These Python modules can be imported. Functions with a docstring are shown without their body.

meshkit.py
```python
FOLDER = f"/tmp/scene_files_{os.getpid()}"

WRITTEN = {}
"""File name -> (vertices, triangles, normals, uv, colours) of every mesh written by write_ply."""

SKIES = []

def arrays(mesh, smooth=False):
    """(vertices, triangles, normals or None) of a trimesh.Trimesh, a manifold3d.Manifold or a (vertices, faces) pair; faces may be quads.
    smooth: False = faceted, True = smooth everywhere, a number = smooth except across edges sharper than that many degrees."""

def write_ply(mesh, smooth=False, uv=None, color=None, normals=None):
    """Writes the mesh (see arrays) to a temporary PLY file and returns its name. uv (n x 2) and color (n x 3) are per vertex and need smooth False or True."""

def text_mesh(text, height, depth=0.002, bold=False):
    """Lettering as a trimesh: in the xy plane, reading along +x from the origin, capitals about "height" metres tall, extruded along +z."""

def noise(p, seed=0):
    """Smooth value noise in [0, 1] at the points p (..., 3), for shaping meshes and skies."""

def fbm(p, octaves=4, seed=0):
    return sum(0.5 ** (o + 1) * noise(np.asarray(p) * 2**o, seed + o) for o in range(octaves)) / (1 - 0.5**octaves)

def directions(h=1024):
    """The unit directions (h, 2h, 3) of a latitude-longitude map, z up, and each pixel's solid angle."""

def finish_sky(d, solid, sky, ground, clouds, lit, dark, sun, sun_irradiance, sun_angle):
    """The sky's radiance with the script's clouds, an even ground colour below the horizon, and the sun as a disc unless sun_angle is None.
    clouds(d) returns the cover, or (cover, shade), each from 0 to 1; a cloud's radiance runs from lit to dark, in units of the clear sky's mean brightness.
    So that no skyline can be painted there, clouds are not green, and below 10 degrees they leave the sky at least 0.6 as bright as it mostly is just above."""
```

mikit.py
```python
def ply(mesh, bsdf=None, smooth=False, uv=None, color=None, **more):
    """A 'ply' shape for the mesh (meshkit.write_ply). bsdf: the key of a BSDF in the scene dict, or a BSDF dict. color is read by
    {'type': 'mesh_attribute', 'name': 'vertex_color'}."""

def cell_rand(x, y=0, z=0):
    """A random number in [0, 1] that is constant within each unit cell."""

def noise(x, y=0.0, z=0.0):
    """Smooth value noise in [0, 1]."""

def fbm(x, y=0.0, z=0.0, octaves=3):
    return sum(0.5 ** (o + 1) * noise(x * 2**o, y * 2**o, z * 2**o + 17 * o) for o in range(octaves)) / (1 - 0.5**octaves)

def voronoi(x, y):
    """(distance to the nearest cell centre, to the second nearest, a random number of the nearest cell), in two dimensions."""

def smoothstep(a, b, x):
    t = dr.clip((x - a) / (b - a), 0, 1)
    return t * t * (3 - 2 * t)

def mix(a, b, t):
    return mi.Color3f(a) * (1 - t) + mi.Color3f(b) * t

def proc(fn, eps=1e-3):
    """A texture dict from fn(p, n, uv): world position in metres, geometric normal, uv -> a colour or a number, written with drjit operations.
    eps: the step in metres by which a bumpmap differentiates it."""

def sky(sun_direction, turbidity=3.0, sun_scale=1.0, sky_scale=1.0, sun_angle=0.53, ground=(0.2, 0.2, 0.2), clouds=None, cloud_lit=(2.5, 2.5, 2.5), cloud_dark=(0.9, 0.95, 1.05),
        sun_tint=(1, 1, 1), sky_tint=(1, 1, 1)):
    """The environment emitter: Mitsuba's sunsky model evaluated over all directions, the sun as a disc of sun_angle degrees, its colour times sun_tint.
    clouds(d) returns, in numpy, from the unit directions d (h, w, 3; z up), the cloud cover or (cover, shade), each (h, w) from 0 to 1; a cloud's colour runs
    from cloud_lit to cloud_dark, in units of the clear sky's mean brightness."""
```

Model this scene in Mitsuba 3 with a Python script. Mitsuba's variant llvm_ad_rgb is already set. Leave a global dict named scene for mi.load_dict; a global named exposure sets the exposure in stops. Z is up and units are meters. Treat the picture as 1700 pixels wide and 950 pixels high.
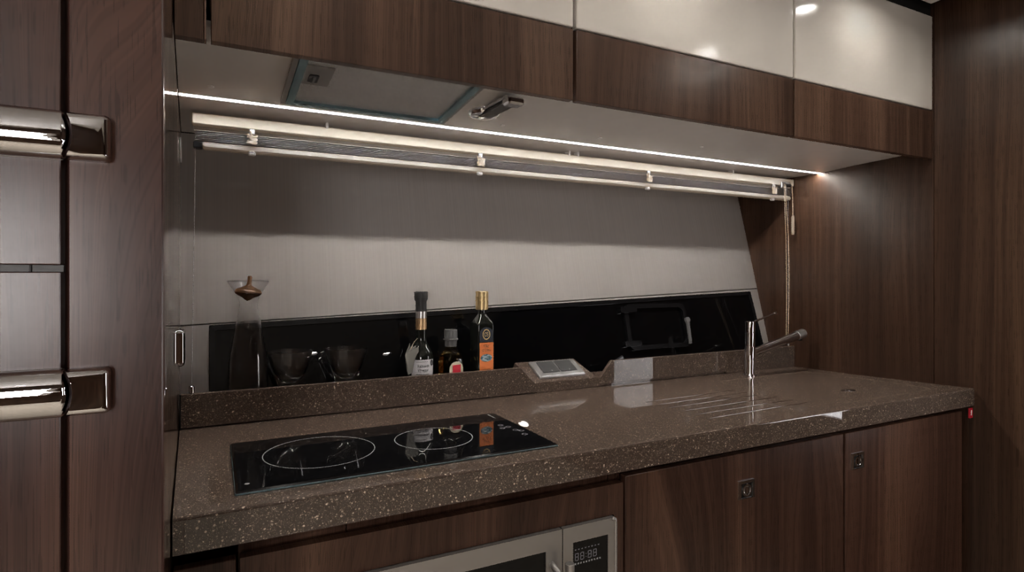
import math, random
import numpy as np, trimesh, manifold3d as m3
import drjit as dr
import mitsuba as mi
import mikit, meshkit
from mikit import noise, fbm, voronoi, smoothstep, mix, proc, cell_rand
from shapely.geometry import Polygon, Point, box as sbox

T = mi.ScalarTransform4f
random.seed(7); np.random.seed(7)
scene, labels = {}, {}

# ------------------------------------------------------------------ camera, lights, exposure
YAW = math.radians(62.95)
scene['camera'] = {'type': 'perspective', 'fov': 2 * math.degrees(math.atan(850 / 970)), 'fov_axis': 'x', 'near_clip': 0.02,
                   'principal_point_offset_y': 15 / 950,
                   'to_world': T().look_at(origin=[0, 0, 1.233], target=[math.cos(YAW), math.sin(YAW), 1.233], up=[0, 0, 1])}
exposure = 0.14
LAMP_RGB = [188.0, 177.0, 160.0]          # recessed ceiling spots
LED_RGB = [106.0, 101.0, 92.5]           # linear strip under the cabinets
BEAM_RGB = [3.5, 3.34, 3.14]              # downward beams of the spots over the room's floor
DOOR_RGB = [6.0, 5.8, 5.9]              # daylight in the glazed door in the right wall
DAY_RGB = [14.5, 13.8, 13.6]              # daylight in the window behind the camera
LAMPS = [(1.635, 0.85), (0.92, 0.85), (0.20, 0.80), (1.64, 0.445), (0.66, -1.26), (1.25, -1.37), (-0.75, -1.3), (-0.95, -0.5)]
CEIL = 2.06

# ------------------------------------------------------------------ materials
def rgb(*c): return {'type': 'rgb', 'value': list(c)}

def wood(seed, dark, mid, light, flame=0.0):
    def fn(p, n, uv):
        t = dr.select(dr.abs(n.x) > 0.6, p.y, p.x) + seed * 3.17
        z = p.z + seed * 1.7
        bend = fbm(t * 5.0, z * 1.1, seed, 2) * (0.09 + flame) + fbm(t * 22.0, z * 1.6, seed + 5, 2) * 0.010
        w = t + bend
        broad = fbm(w * 11.0, z * 0.30, seed + 2.0, 3)
        fine = fbm(w * 95.0, z * 1.1, seed + 9.0, 4)
        hair = noise(w * 900.0, z * 5.0, seed + 3.0)
        pore = smoothstep(0.70, 0.86, noise(t * 800.0, z * 30.0, seed))
        a = mix(dark, mid, smoothstep(0.22, 0.66, 0.60 * broad + 0.40 * fine))
        a = mix(a, light, smoothstep(0.50, 0.92, 0.66 * broad + 0.34 * fine) * 0.75)
        return a * (1.0 - 0.30 * pore) * (0.84 + 0.32 * hair)
    return fn

def wood_bsdf(seed, dark=(.034, .0180, .0122), mid=(.068, .0370, .0250), light=(.150, .090, .060), rough=.26, spec=.5, flame=0.0):
    return {'type': 'principled', 'base_color': proc(wood(seed, dark, mid, light, flame)), 'roughness': rough, 'specular': spec}

scene['walnut_front'] = wood_bsdf(1.0)
scene['walnut_front_b'] = wood_bsdf(2.0)
scene['walnut_front_c'] = wood_bsdf(3.0)
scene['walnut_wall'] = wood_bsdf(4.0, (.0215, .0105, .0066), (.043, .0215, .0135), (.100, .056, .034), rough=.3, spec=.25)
scene['walnut_base'] = wood_bsdf(5.0, (.034, .0165, .0112), (.066, .0330, .0220), (.145, .080, .052), rough=.3, spec=.2, flame=.10)
scene['walnut_base_b'] = wood_bsdf(6.0, (.034, .0162, .0110), (.067, .0325, .0215), (.148, .080, .051), rough=.3, spec=.2, flame=.10)
scene['walnut_tall'] = wood_bsdf(7.0, (.036, .0165, .0130), (.066, .0305, .0235), (.120, .060, .042), rough=.25, flame=.22)
scene['walnut_cheek'] = {'type': 'plastic', 'diffuse_reflectance': proc(wood(8.0, (.030, .017, .012), (.060, .034, .024), (.110, .068, .046))), 'int_ior': 1.5}
scene['walnut_edge'] = {'type': 'principled', 'base_color': rgb(.16, .095, .07), 'roughness': .35}

def stone_fn(p, n, uv):
    a = dr.select(dr.abs(n.x) > 0.7, p.y, p.x)
    b = dr.select(dr.abs(n.z) > 0.6, p.y, p.z)
    a, b = a + .0011 * noise(a * 620.0, b * 620.0, 4.0), b + .0011 * noise(a * 620.0, b * 620.0, 9.0)
    col = mix((.048, .0320, .0265), (.080, .057, .0465), fbm(a * 260.0, b * 260.0, 1.0, 2))
    for sc, off, rad, keep, c in ((180.0, 0.0, .33, .26, (.56, .46, .38)), (330.0, 7.3, .34, .34, (.43, .345, .27)), (620.0, 3.1, .42, .55, (.27, .205, .155))):
        d, d2, r = voronoi(a * sc + off, b * sc + off * 2)
        size = rad * smoothstep(1 - keep, 1.0, r)
        col = mix(col, mi.Color3f(c) * (0.6 + 0.9 * cell_rand(r * 997.0, 3.0)), smoothstep(0.0, .10, size - d))
    return col
scene['speckled_stone'] = {'type': 'plastic', 'diffuse_reflectance': proc(stone_fn), 'int_ior': 1.5}

def ribs(p, n, uv):
    return 0.00016 * noise(p.x * 420.0, p.z * 2.0) + 0.0001 * noise(p.x * 1100.0, p.z * 14.0)
def rib_colour(p, n, uv):
    return mix((.375, .350, .333), (.415, .388, .369), 0.65 * noise(p.x * 420.0, p.z * 2.0) + 0.35 * noise(p.x * 1100.0, p.z * 14.0))
scene['ribbed_vinyl'] = {'type': 'bumpmap', 'arbitrary': proc(ribs, 4e-4), 'scale': 1.0,
                         'bsdf': {'type': 'principled', 'base_color': proc(rib_colour), 'roughness': .5, 'specular': .22}}
def satin_fn(p, n, uv): return mix((.57, .546, .527), (.60, .576, .556), fbm(p.x * 40.0, p.y * 40.0, p.z * 40.0, 2))
scene['grey_satin'] = {'type': 'principled', 'base_color': proc(satin_fn), 'roughness': .27, 'specular': .5}
scene['cream_gloss'] = {'type': 'roughplastic', 'diffuse_reflectance': rgb(.60, .565, .515), 'alpha': .02, 'int_ior': 1.5}
scene['cream_blind'] = {'type': 'principled', 'base_color': rgb(.58, .51, .41), 'roughness': .4}
scene['slat_grey'] = {'type': 'principled', 'base_color': rgb(.42, .38, .34), 'roughness': .35}
scene['cord_cream'] = {'type': 'principled', 'base_color': rgb(.68, .55, .40), 'roughness': .8}
scene['window_glass'] = {'type': 'plastic', 'diffuse_reflectance': rgb(.0015, .0015, .0018), 'int_ior': 1.30}
scene['black_glass'] = {'type': 'plastic', 'diffuse_reflectance': rgb(.004, .004, .0045), 'int_ior': 1.5}
scene['black_plastic'] = {'type': 'principled', 'base_color': rgb(.004, .004, .0045), 'roughness': .18, 'specular': .25}
scene['black_matte'] = {'type': 'principled', 'base_color': rgb(.012, .012, .012), 'roughness': .55}
scene['grey_plastic'] = {'type': 'principled', 'base_color': rgb(.085, .085, .085), 'roughness': .45}
scene['chrome'] = {'type': 'conductor', 'material': 'none', 'specular_reflectance': rgb(.70, .70, .71)}
scene['satin_chrome'] = {'type': 'roughconductor', 'material': 'none', 'alpha': .16, 'distribution': 'ggx', 'specular_reflectance': rgb(.66, .66, .66)}
scene['brushed_steel'] = {'type': 'roughconductor', 'material': 'none', 'alpha': .24, 'distribution': 'ggx', 'specular_reflectance': rgb(.42, .405, .39)}
scene['teal_steel'] = {'type': 'roughconductor', 'material': 'none', 'alpha': .10, 'distribution': 'ggx', 'specular_reflectance': rgb(.22, .31, .34)}
def mesh_fn(p, n, uv):
    a, b = p.x * 400.0, p.y * 400.0
    fx, fy = a - dr.floor(a) - .5, b - dr.floor(b) - .5
    hole = smoothstep(.36, .28, dr.sqrt(fx * fx + fy * fy))
    return mix((.52, .51, .50), (.14, .14, .14), hole)
scene['filter_mesh'] = {'type': 'principled', 'base_color': proc(mesh_fn), 'metallic': .45, 'roughness': .28}
scene['clear_glass'] = {'type': 'dielectric', 'int_ior': 1.5, 'ext_ior': 1.0}
scene['stopper_wood'] = {'type': 'principled', 'base_color': proc(wood(11.0, (.10, .042, .018), (.22, .105, .048), (.33, .18, .09))), 'roughness': .4}
scene['dark_bottle'] = {'type': 'plastic', 'diffuse_reflectance': rgb(.006, .007, .006), 'int_ior': 1.5}
scene['gold_oil'] = {'type': 'dielectric', 'int_ior': 1.45, 'ext_ior': 1.0, 'specular_transmittance': rgb(.96, .86, .52)}
scene['gold_cap'] = {'type': 'principled', 'base_color': rgb(.60, .44, .22), 'metallic': .65, 'roughness': .35}
scene['copper_foil'] = {'type': 'principled', 'base_color': rgb(.52, .34, .18), 'metallic': .6, 'roughness': .35}
scene['silver_foil'] = {'type': 'principled', 'base_color': rgb(.55, .52, .50), 'metallic': .8, 'roughness': .25}
scene['white_paper'] = {'type': 'principled', 'base_color': rgb(.74, .73, .75), 'roughness': .6}
scene['tag_paper'] = {'type': 'principled', 'base_color': rgb(.24, .235, .21), 'roughness': .6}
scene['cream_paper'] = {'type': 'principled', 'base_color': rgb(.74, .67, .50), 'roughness': .55}
scene['red_paper'] = {'type': 'principled', 'base_color': rgb(.50, .012, .03), 'roughness': .5}
scene['orange_paper'] = {'type': 'principled', 'base_color': rgb(.78, .22, .06), 'roughness': .55}
scene['navy_paper'] = {'type': 'principled', 'base_color': rgb(.014, .017, .025), 'roughness': .4}
scene['ink'] = {'type': 'principled', 'base_color': rgb(.02, .02, .022), 'roughness': .6}
scene['brown_ink'] = {'type': 'principled', 'base_color': rgb(.16, .05, .02), 'roughness': .6}
scene['dark_plastic'] = {'type': 'principled', 'base_color': rgb(.028, .028, .029), 'roughness': .4}
scene['print_grey'] = {'type': 'principled', 'base_color': rgb(.30, .31, .32), 'roughness': .4}
scene['print_dim'] = {'type': 'principled', 'base_color': rgb(.15, .15, .17), 'roughness': .4}
scene['tan_seal'] = {'type': 'principled', 'base_color': rgb(.34, .27, .20), 'roughness': .35}
scene['white_plastic'] = {'type': 'principled', 'base_color': rgb(.72, .70, .68), 'roughness': .35}
def land_fn(p, n, uv):
    s = fbm(p.x * 160.0, p.z * 420.0, 2.0, 2)
    return mix((.05, .11, .14), (.42, .50, .52), smoothstep(.4, .62, s))
scene['landscape_print'] = {'type': 'principled', 'base_color': proc(land_fn), 'roughness': .5}
scene['cream_wall'] = {'type': 'principled', 'base_color': rgb(.66, .61, .54), 'roughness': .6}
scene['ceiling_vinyl'] = {'type': 'principled', 'base_color': rgb(.55, .53, .51), 'roughness': .6}
def floor_fn(p, n, uv): return mix((.36, .315, .26), (.44, .39, .325), fbm(p.x * 240.0, p.y * 240.0, 0.0, 2))
scene['carpet'] = {'type': 'principled', 'base_color': proc(floor_fn), 'roughness': .9}
scene['sofa_cloth'] = {'type': 'principled', 'base_color': rgb(.55, .50, .43), 'roughness': .8}
scene['lamp_black'] = {'type': 'principled', 'base_color': rgb(.02, .02, .02), 'roughness': .5}

# ------------------------------------------------------------------ mesh helpers
def hull(points): return trimesh.PointCloud(np.asarray(points)).convex_hull

def box(x0, x1, y0, y1, z0, z1, b=0.0012):
    b = min(b, (x1 - x0) * .4, (y1 - y0) * .4, (z1 - z0) * .4)
    P = []
    for sx in (0, 1):
        for sy in (0, 1):
            for sz in (0, 1):
                X, Y, Z = (x0, x1)[sx], (y0, y1)[sy], (z0, z1)[sz]
                dx, dy, dz = (b, -b)[sx], (b, -b)[sy], (b, -b)[sz]
                P += [(X, Y + dy, Z + dz), (X + dx, Y, Z + dz), (X + dx, Y + dy, Z)]
    return hull(P)

def cat(*ms): return trimesh.util.concatenate(list(ms))

def prism(poly, a, b, axis):
    """Extrude a shapely polygon from a to b. axis 'z': (x, y); 'y': (x, z); 'x': (y, z)."""
    m = trimesh.creation.extrude_polygon(poly, b - a, engine='earcut')
    v = m.vertices.copy(); v[:, 2] += a
    if axis == 'y': v = v[:, [0, 2, 1]]
    elif axis == 'x': v = v[:, [2, 0, 1]]
    m = trimesh.Trimesh(v, m.faces[:, ::-1] if axis == 'y' else m.faces, process=False)
    return m

def lathe(profile, n=64, at=(0, 0, 0)):
    """profile: closed or open list of (r, z) from the bottom to the top; outside on the right."""
    p = np.array(profile, float); k = len(p)
    ang = np.linspace(0, 2 * math.pi, n, endpoint=False)
    v = np.stack([p[None, :, 0] * np.cos(ang)[:, None], p[None, :, 0] * np.sin(ang)[:, None], np.broadcast_to(p[None, :, 1], (n, k))], -1).reshape(-1, 3)
    f = []
    for i in range(n):
        j = (i + 1) % n
        for q in range(k - 1):
            a, b, c, d = i * k + q, j * k + q, j * k + q + 1, i * k + q + 1
            if p[q, 0] > 1e-9: f.append((a, b, c))
            if p[q + 1, 0] > 1e-9: f.append((a, c, d))
            elif p[q, 0] <= 1e-9: pass
    m = trimesh.Trimesh(v + np.array(at), f, process=False)
    m.merge_vertices()
    return m

def smooth_profile(pts, n=8):
    from scipy.interpolate import PchipInterpolator
    pts = np.array(pts, float)
    t = np.r_[0, np.cumsum(np.hypot(*np.diff(pts, axis=0).T))]
    u = np.linspace(0, t[-1], n * (len(pts) - 1) + 1)
    return np.c_[PchipInterpolator(t, pts[:, 0])(u), PchipInterpolator(t, pts[:, 1])(u)]

def cyl(p0, p1, r, r1=None, n=32, b=0.0):
    p0, p1 = np.array(p0, float), np.array(p1, float); L = np.linalg.norm(p1 - p0); r1 = r if r1 is None else r1
    prof = [(0, 0), (r - b, 0), (r, b), (r1, L - b), (r1 - b, L), (0, L)] if b else [(0, 0), (r, 0), (r1, L), (0, L)]
    m = lathe(prof, n)
    z = (p1 - p0) / L
    x = np.cross([0, 0, 1.0] if abs(z[2]) < .95 else [1.0, 0, 0], z); x /= np.linalg.norm(x)
    R = np.eye(4); R[:3, 0], R[:3, 1], R[:3, 2], R[:3, 3] = x, np.cross(z, x), z, p0
    m.apply_transform(R); return m

def tube(path, r, n=10):
    p = np.asarray(path, float); t = np.gradient(p, axis=0); t /= np.linalg.norm(t, axis=1, keepdims=True) + 1e-12
    a = np.zeros_like(p); ref = np.array([0, 0, 1.0]) if abs(t[0, 2]) < .9 else np.array([1.0, 0, 0])
    a[0] = np.cross(t[0], ref); a[0] /= np.linalg.norm(a[0])
    for i in range(1, len(p)):
        q = a[i - 1] - t[i] * (a[i - 1] @ t[i]); a[i] = q / (np.linalg.norm(q) + 1e-12)
    b = np.cross(t, a); g = np.arange(n) * 2 * math.pi / n
    v = p[:, None] + r * (np.cos(g)[None, :, None] * a[:, None] + np.sin(g)[None, :, None] * b[:, None])
    f = []
    for i in range(len(p) - 1):
        for j in range(n):
            A, B, C, D = i * n + j, i * n + (j + 1) % n, (i + 1) * n + (j + 1) % n, (i + 1) * n + j
            f += [(A, C, B), (A, D, C)]
    v = np.vstack([v.reshape(-1, 3), p[:1], p[-1:]]); e = len(v)
    for j in range(n):
        f += [(e - 2, j, (j + 1) % n), (e - 1, (len(p) - 1) * n + (j + 1) % n, (len(p) - 1) * n + j)]
    m = trimesh.Trimesh(v, f, process=False); m.fix_normals(); return m

def to_man(m): return m3.Manifold(m3.Mesh(np.asarray(m.vertices, np.float32), np.asarray(m.faces, np.uint32)))
def from_man(q):
    k = q.to_mesh(); return trimesh.Trimesh(k.vert_properties[:, :3], k.tri_verts, process=False)
def moved(m, loc=(0, 0, 0), rot=0.0, axis=(0, 0, 1)):
    m = m.copy(); m.apply_transform(trimesh.transformations.rotation_matrix(rot, axis)); m.apply_translation(loc); return m
def mapped(m, fn):
    m = m.copy(); m.vertices = fn(np.array(m.vertices)); return m
def rounded(x0, x1, y0, y1, r, q=8): return sbox(x0 + r, y0 + r, x1 - r, y1 - r).buffer(r, quad_segs=q)

# ------------------------------------------------------------------ scene helpers
def add(name, mesh, mat, parent=None, label=None, smooth=False, **more):
    base = (parent + '__' + name) if parent else name
    key, i = base, 0
    while key in scene or (parent is None and key in labels):
        i += 1; key = f'{base}_{i:03d}'
    scene[key] = mikit.ply(mesh, mat, smooth=smooth, **more)
    if label: labels[key] = {'label': label}
    return key
def thing(name, label, category, group=None):
    key, i = name, 0
    while key in labels: i += 1; key = f'{name}_{i:03d}'
    labels[key] = {'label': label, 'category': category}
    if group: labels[key]['group'] = group
    return key
def single(name, mesh, mat, label, category, group=None, smooth=False):
    key = add(name, mesh, mat, smooth=smooth)
    labels[key] = {'label': label, 'category': category}
    if group: labels[key]['group'] = group
    return key
def struct(name, mesh, mat, label=None, smooth=False):
    key = add(name, mesh, mat, smooth=smooth); labels[key] = {'kind': 'structure'}
    if label: labels[key]['label'] = label
    return key
def lamp_shape(key, mesh, radiance):
    d = mikit.ply(mesh, 'white_plastic'); d['emitter'] = {'type': 'area', 'radiance': rgb(*radiance)}; scene[key] = d

# ------------------------------------------------------------------ the room
def cheek_x(y): return -.045 - .0284 * (y - .68)
struct('floor', box(-1.8, 3.4, -2.3, 1.9, -.05, 0, .001), 'carpet')
struct('ceiling', box(-1.8, 1.935, -2.2, 1.0, CEIL, CEIL + .025, .002), 'ceiling_vinyl')
struct('ceiling_001', box(-1.9, 3.4, -2.4, 1.95, 2.12, 2.16, .001), 'lamp_black')
wall_f = to_man(box(-1.8, 2.3, -2.3, -2.2, 0, 2.12, .001))
REAR = [(-1.36, -.68, .85, 1.62, DAY_RGB)]
for x0, x1, z0, z1, c in REAR: wall_f = wall_f - to_man(box(x0, x1, -2.4, -2.1, z0, z1, .001))
struct('wall_front', from_man(wall_f), 'walnut_wall')
for i, (x0, x1, z0, z1, c) in enumerate(REAR):
    struct(f'window_{i + 2}', from_man(to_man(box(x0 - .04, x1 + .04, -2.205, -2.18, z0 - .04, z1 + .04, .002)) - to_man(box(x0, x1, -2.4, -2.1, z0, z1, .001))), 'white_plastic')
    lamp_shape(f'window_{i + 2}__pane', box(x0, x1, -2.245, -2.235, z0, z1, .001), c)
struct('wall_left', box(-1.9, -1.8, -2.3, 1.9, 0, 2.12, .001), 'cream_wall')
# right wall: walnut panels following a gentle bend, seams where the photograph has them
WALL = [(1.897, 1.78), (1.922, 1.475), (1.950, 1.243), (1.9985, 1.024)]
WALL2 = [(1.9985, 1.0225), (2.030, .915), (2.052, .80), (2.09, .535)]
def wall_strip(pts, t=.03):
    return Polygon(pts + [(x + t, y) for x, y in reversed(pts)])
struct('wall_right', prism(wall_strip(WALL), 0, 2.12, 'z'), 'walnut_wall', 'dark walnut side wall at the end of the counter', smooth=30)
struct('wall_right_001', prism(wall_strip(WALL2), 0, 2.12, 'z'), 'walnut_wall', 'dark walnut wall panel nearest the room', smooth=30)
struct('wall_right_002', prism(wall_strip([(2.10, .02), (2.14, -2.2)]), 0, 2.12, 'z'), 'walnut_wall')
# glazed door in the right wall, mirrored in the stone upstand
struct('door_1', from_man(to_man(box(2.09, 2.12, .03, .53, 0, 2.0, .002)) - to_man(box(2.0, 2.2, .10, .47, .70, 1.32, .001))), 'walnut_wall')
lamp_shape('door_1__pane', box(2.112, 2.118, .10, .47, .70, 1.32, .001), DOOR_RGB)
struct('wall_right_003', box(2.09, 2.13, .025, .535, 2.003, 2.119, .001), 'walnut_wall')
# hull behind the galley
struct('wall_back', box(-.4, 2.1, 1.86, 1.92, 0, 2.12, .001), 'black_matte')

# cheek (glossy walnut side panel on the left)
ck = struct('wall_side', prism(Polygon([(cheek_x(.70), .70), (cheek_x(1.86), 1.86), (cheek_x(1.86) - .02, 1.86), (cheek_x(.70) - .02, .70)]), 0, 2.12, 'z'), 'walnut_cheek',
            'glossy walnut side panel left of the counter')

# sloping hull lining and window; plane: y = WY(z)
def WY(z): return 1.56 + .24 * (z - .962)
def on_window(v, out=0.0):
    """(x, z, depth) to the world: depth towards the room."""
    n = np.array([0, -1, .24]) / math.hypot(1, .24)
    x, z, d = v[:, 0], v[:, 1], v[:, 2]
    return np.c_[x, WY(z), z] + d[:, None] * n
def window_prism(poly, d0, d1):
    m = trimesh.creation.extrude_polygon(poly, d1 - d0, engine='earcut')
    v = m.vertices.copy(); v[:, 2] += d0
    m = trimesh.Trimesh(on_window(v), m.faces, process=False); m.fix_normals(); return m
def seam_z(x): return 1.117 + (x + .066) * .0356
xl, xr = -.075, 1.945
lining = struct('wall_lining', window_prism(Polygon([(xl, seam_z(xl) + .0015), (xr, seam_z(xr) + .0015), (xr, 1.602), (xl, 1.602)]), -.02, 0), 'ribbed_vinyl', 'grey ribbed vinyl hull lining above the window')
GT = lambda x: 1.115 + (x + .009) * .0325
def win_poly(e): return Polygon([(-.009 + e, .90), (1.889 - e, .90), (1.868 - e, GT(1.868) - e), (-.009 + e, GT(-.009) - e)])
strip = Polygon([(xl, .90), (xr, .90), (xr, seam_z(xr) - .0015), (xl, seam_z(xl) - .0015)]).difference(win_poly(-.001))
struct('wall_lining_001', window_prism(strip, -.02, 0), 'ribbed_vinyl', 'grey ribbed strip around the black window')
w = struct('window_1', window_prism(win_poly(.012), -.016, -.002), 'window_glass', 'long black tinted hull window behind the ledge')
add('window_frame', window_prism(win_poly(0).difference(win_poly(.0125).buffer(-.004).buffer(.004)), -.016, .0015), 'black_plastic', w, 'black rim of the window')
# opening porthole in the window
pf = rounded(1.238, 1.514, .985, 1.138, .028)
add('porthole_frame', window_prism(pf.difference(rounded(1.254, 1.498, 1.0, 1.123, .02)), -.002, .008), 'black_plastic', w, 'black opening porthole frame')
for hz in (1.122, 1.010):
    add('hinge', window_prism(rounded(1.220, 1.288, hz - .012, hz + .006, .004), -.002, .014), 'black_plastic', w)
h = add('porthole_latch', window_prism(Point(1.508, 1.076).buffer(.010), .006, .018), 'grey_plastic', w, 'grey porthole latch')
add('lever', window_prism(Polygon([(1.503, 1.074), (1.513, 1.074), (1.5075, .995), (1.4995, .995)]).buffer(.001), .010, .017), 'grey_plastic', h)

# ------------------------------------------------------------------ ceiling spots
for i, (lx, ly) in enumerate(LAMPS):
    k = thing('ceiling_spot', 'small recessed ceiling spot lamp', 'lamp', 'recessed ceiling spots')
    can = lathe([(.036, .0), (.041, .0), (.041, -.003), (.047, -.003), (.047, .0), (.041, .0025), (.041, .052), (.0, .052), (.0, .018), (.036, .018), (.036, .0)], 40, (lx, ly, CEIL))
    add('housing', can, 'lamp_black', k)
    disc = lathe([(0, 0), (.031, 0), (.031, .004), (0, .004)], 32); disc = moved(disc, (lx, ly, CEIL + .011))
    disc.invert() if disc.volume < 0 else None
    lamp_shape(k + '__lens', disc, LAMP_RGB)
    if ly < 0:
        scene[f'beam_{i + 1}'] = {'type': 'spot', 'intensity': rgb(*BEAM_RGB), 'cutoff_angle': 48.0, 'beam_width': 26.0, 'to_world': T().look_at(origin=[lx, ly, CEIL - .004], target=[lx, ly, 0], up=[0, 1, 0])}
# openings for the housings
cm = to_man(box(-1.8, 1.935, -2.2, 1.0, CEIL, CEIL + .025, .002))
for lx, ly in LAMPS: cm = cm - to_man(cyl((lx, ly, CEIL - .01), (lx, ly, CEIL + .04), .0412, n=40))
scene['ceiling'] = mikit.ply(from_man(cm), 'ceiling_vinyl')
# ------------------------------------------------------------------ overhead cabinets
FY = 1.027
def UZ(y): return 1.604 + max(0.0, 1.37 - y) * .078
def soffit(v):       # flatten: vertices given with z relative to the underside
    v = np.array(v); v[:, 2] += np.array([UZ(y) for y in v[:, 1]]); return v
LEDY, LEDW = 1.365, .0078
up = thing('soffit_panel', 'pale grey underside panel of the overhead cabinets holding the LED strip', 'panel')
def wall_x(y):
    pts = sorted([(b, a) for a, b in WALL + WALL2]); ys, xs = zip(*pts); return float(np.interp(y, ys, xs))
ys_front = [1.047, 1.15, 1.25, LEDY - LEDW]
add('front_board', mapped(prism(Polygon([(cheek_x(y) + .001, y) for y in ys_front] + [(wall_x(y) - .001, y) for y in reversed(ys_front)]).difference(sbox(.126, 1.05, .489, 1.317)), 0, .012, 'z'), soffit), 'grey_satin', up)
ys_b = [LEDY + LEDW, 1.5, 1.712]
add('back_board', prism(Polygon([(cheek_x(y) + .001, y) for y in ys_b] + [(wall_x(y) - .001, y) for y in reversed(ys_b)]), 1.604, 1.616, 'z'), 'grey_satin', up)
add('bracket', box(-.0105, -.0055, FY + .012, 1.05, 1.600, 1.628, .0004), 'grey_satin', up)
led = thing('led_strip', 'glowing white LED strip running along the grey underside of the cabinets', 'light')
add('channel', cat(box(cheek_x(LEDY) + .002, wall_x(LEDY) - .002, LEDY - LEDW, LEDY + LEDW, 1.6165, 1.622, .0002)), 'white_plastic', led)
lamp_shape(led + '__diffuser', box(cheek_x(LEDY) + .003, wall_x(LEDY) - .002, LEDY - LEDW + .0004, LEDY + LEDW - .0004, 1.6045, 1.608, .0003), LED_RGB)

ZB, ZM0, ZM1, ZT = 1.602, 1.7505, 1.7545, 2.046
def zline(x, z): return z
units = [(-.004, .668, 'walnut_front', 'leftmost overhead cabinet, above the cooker hood, with walnut flap and cream door'),
         (.6765, 1.351, 'walnut_front_b', 'middle overhead cabinet with walnut flap and glossy cream door'),
         (1.3585, 1.9965, 'walnut_front_c', 'overhead cabinet next to the walnut wall, with a spot reflected in its cream door')]
for x0, x1, mt, lb in units:
    k = thing('overhead_cabinet', lb, 'cabinet')
    add('flap', box(x0, x1, FY, FY + .018, ZB, ZM0, .0012), mt, k, 'walnut lower flap')
    add('door', box(x0, x1, FY, FY + .018, ZM1, ZT, .0015), 'cream_gloss', k, 'glossy cream upper door')
    xb = min(x1 + .003, 1.93)
    add('carcass', box(x0 - .002, xb, FY + .020, 1.72, 1.66, 2.05, .001), 'walnut_base', k)
k = thing('overhead_filler', 'narrow walnut filler strip left of the overhead cabinets', 'panel')
add('board', box(cheek_x(FY) + .001, -.0135, FY, FY + .018, ZB, ZT, .001), 'walnut_front', k)
add('edge_trim', box(-.0132, -.0105, FY - .001, FY + .018, ZB, ZT, .0004), 'walnut_edge', k, 'pale edge strip')
struct('trim_1', box(-.06, 2.0, FY + .006, FY + .03, ZT + .003, 2.119, .001), 'black_matte', 'black trim above the cream doors')

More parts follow.
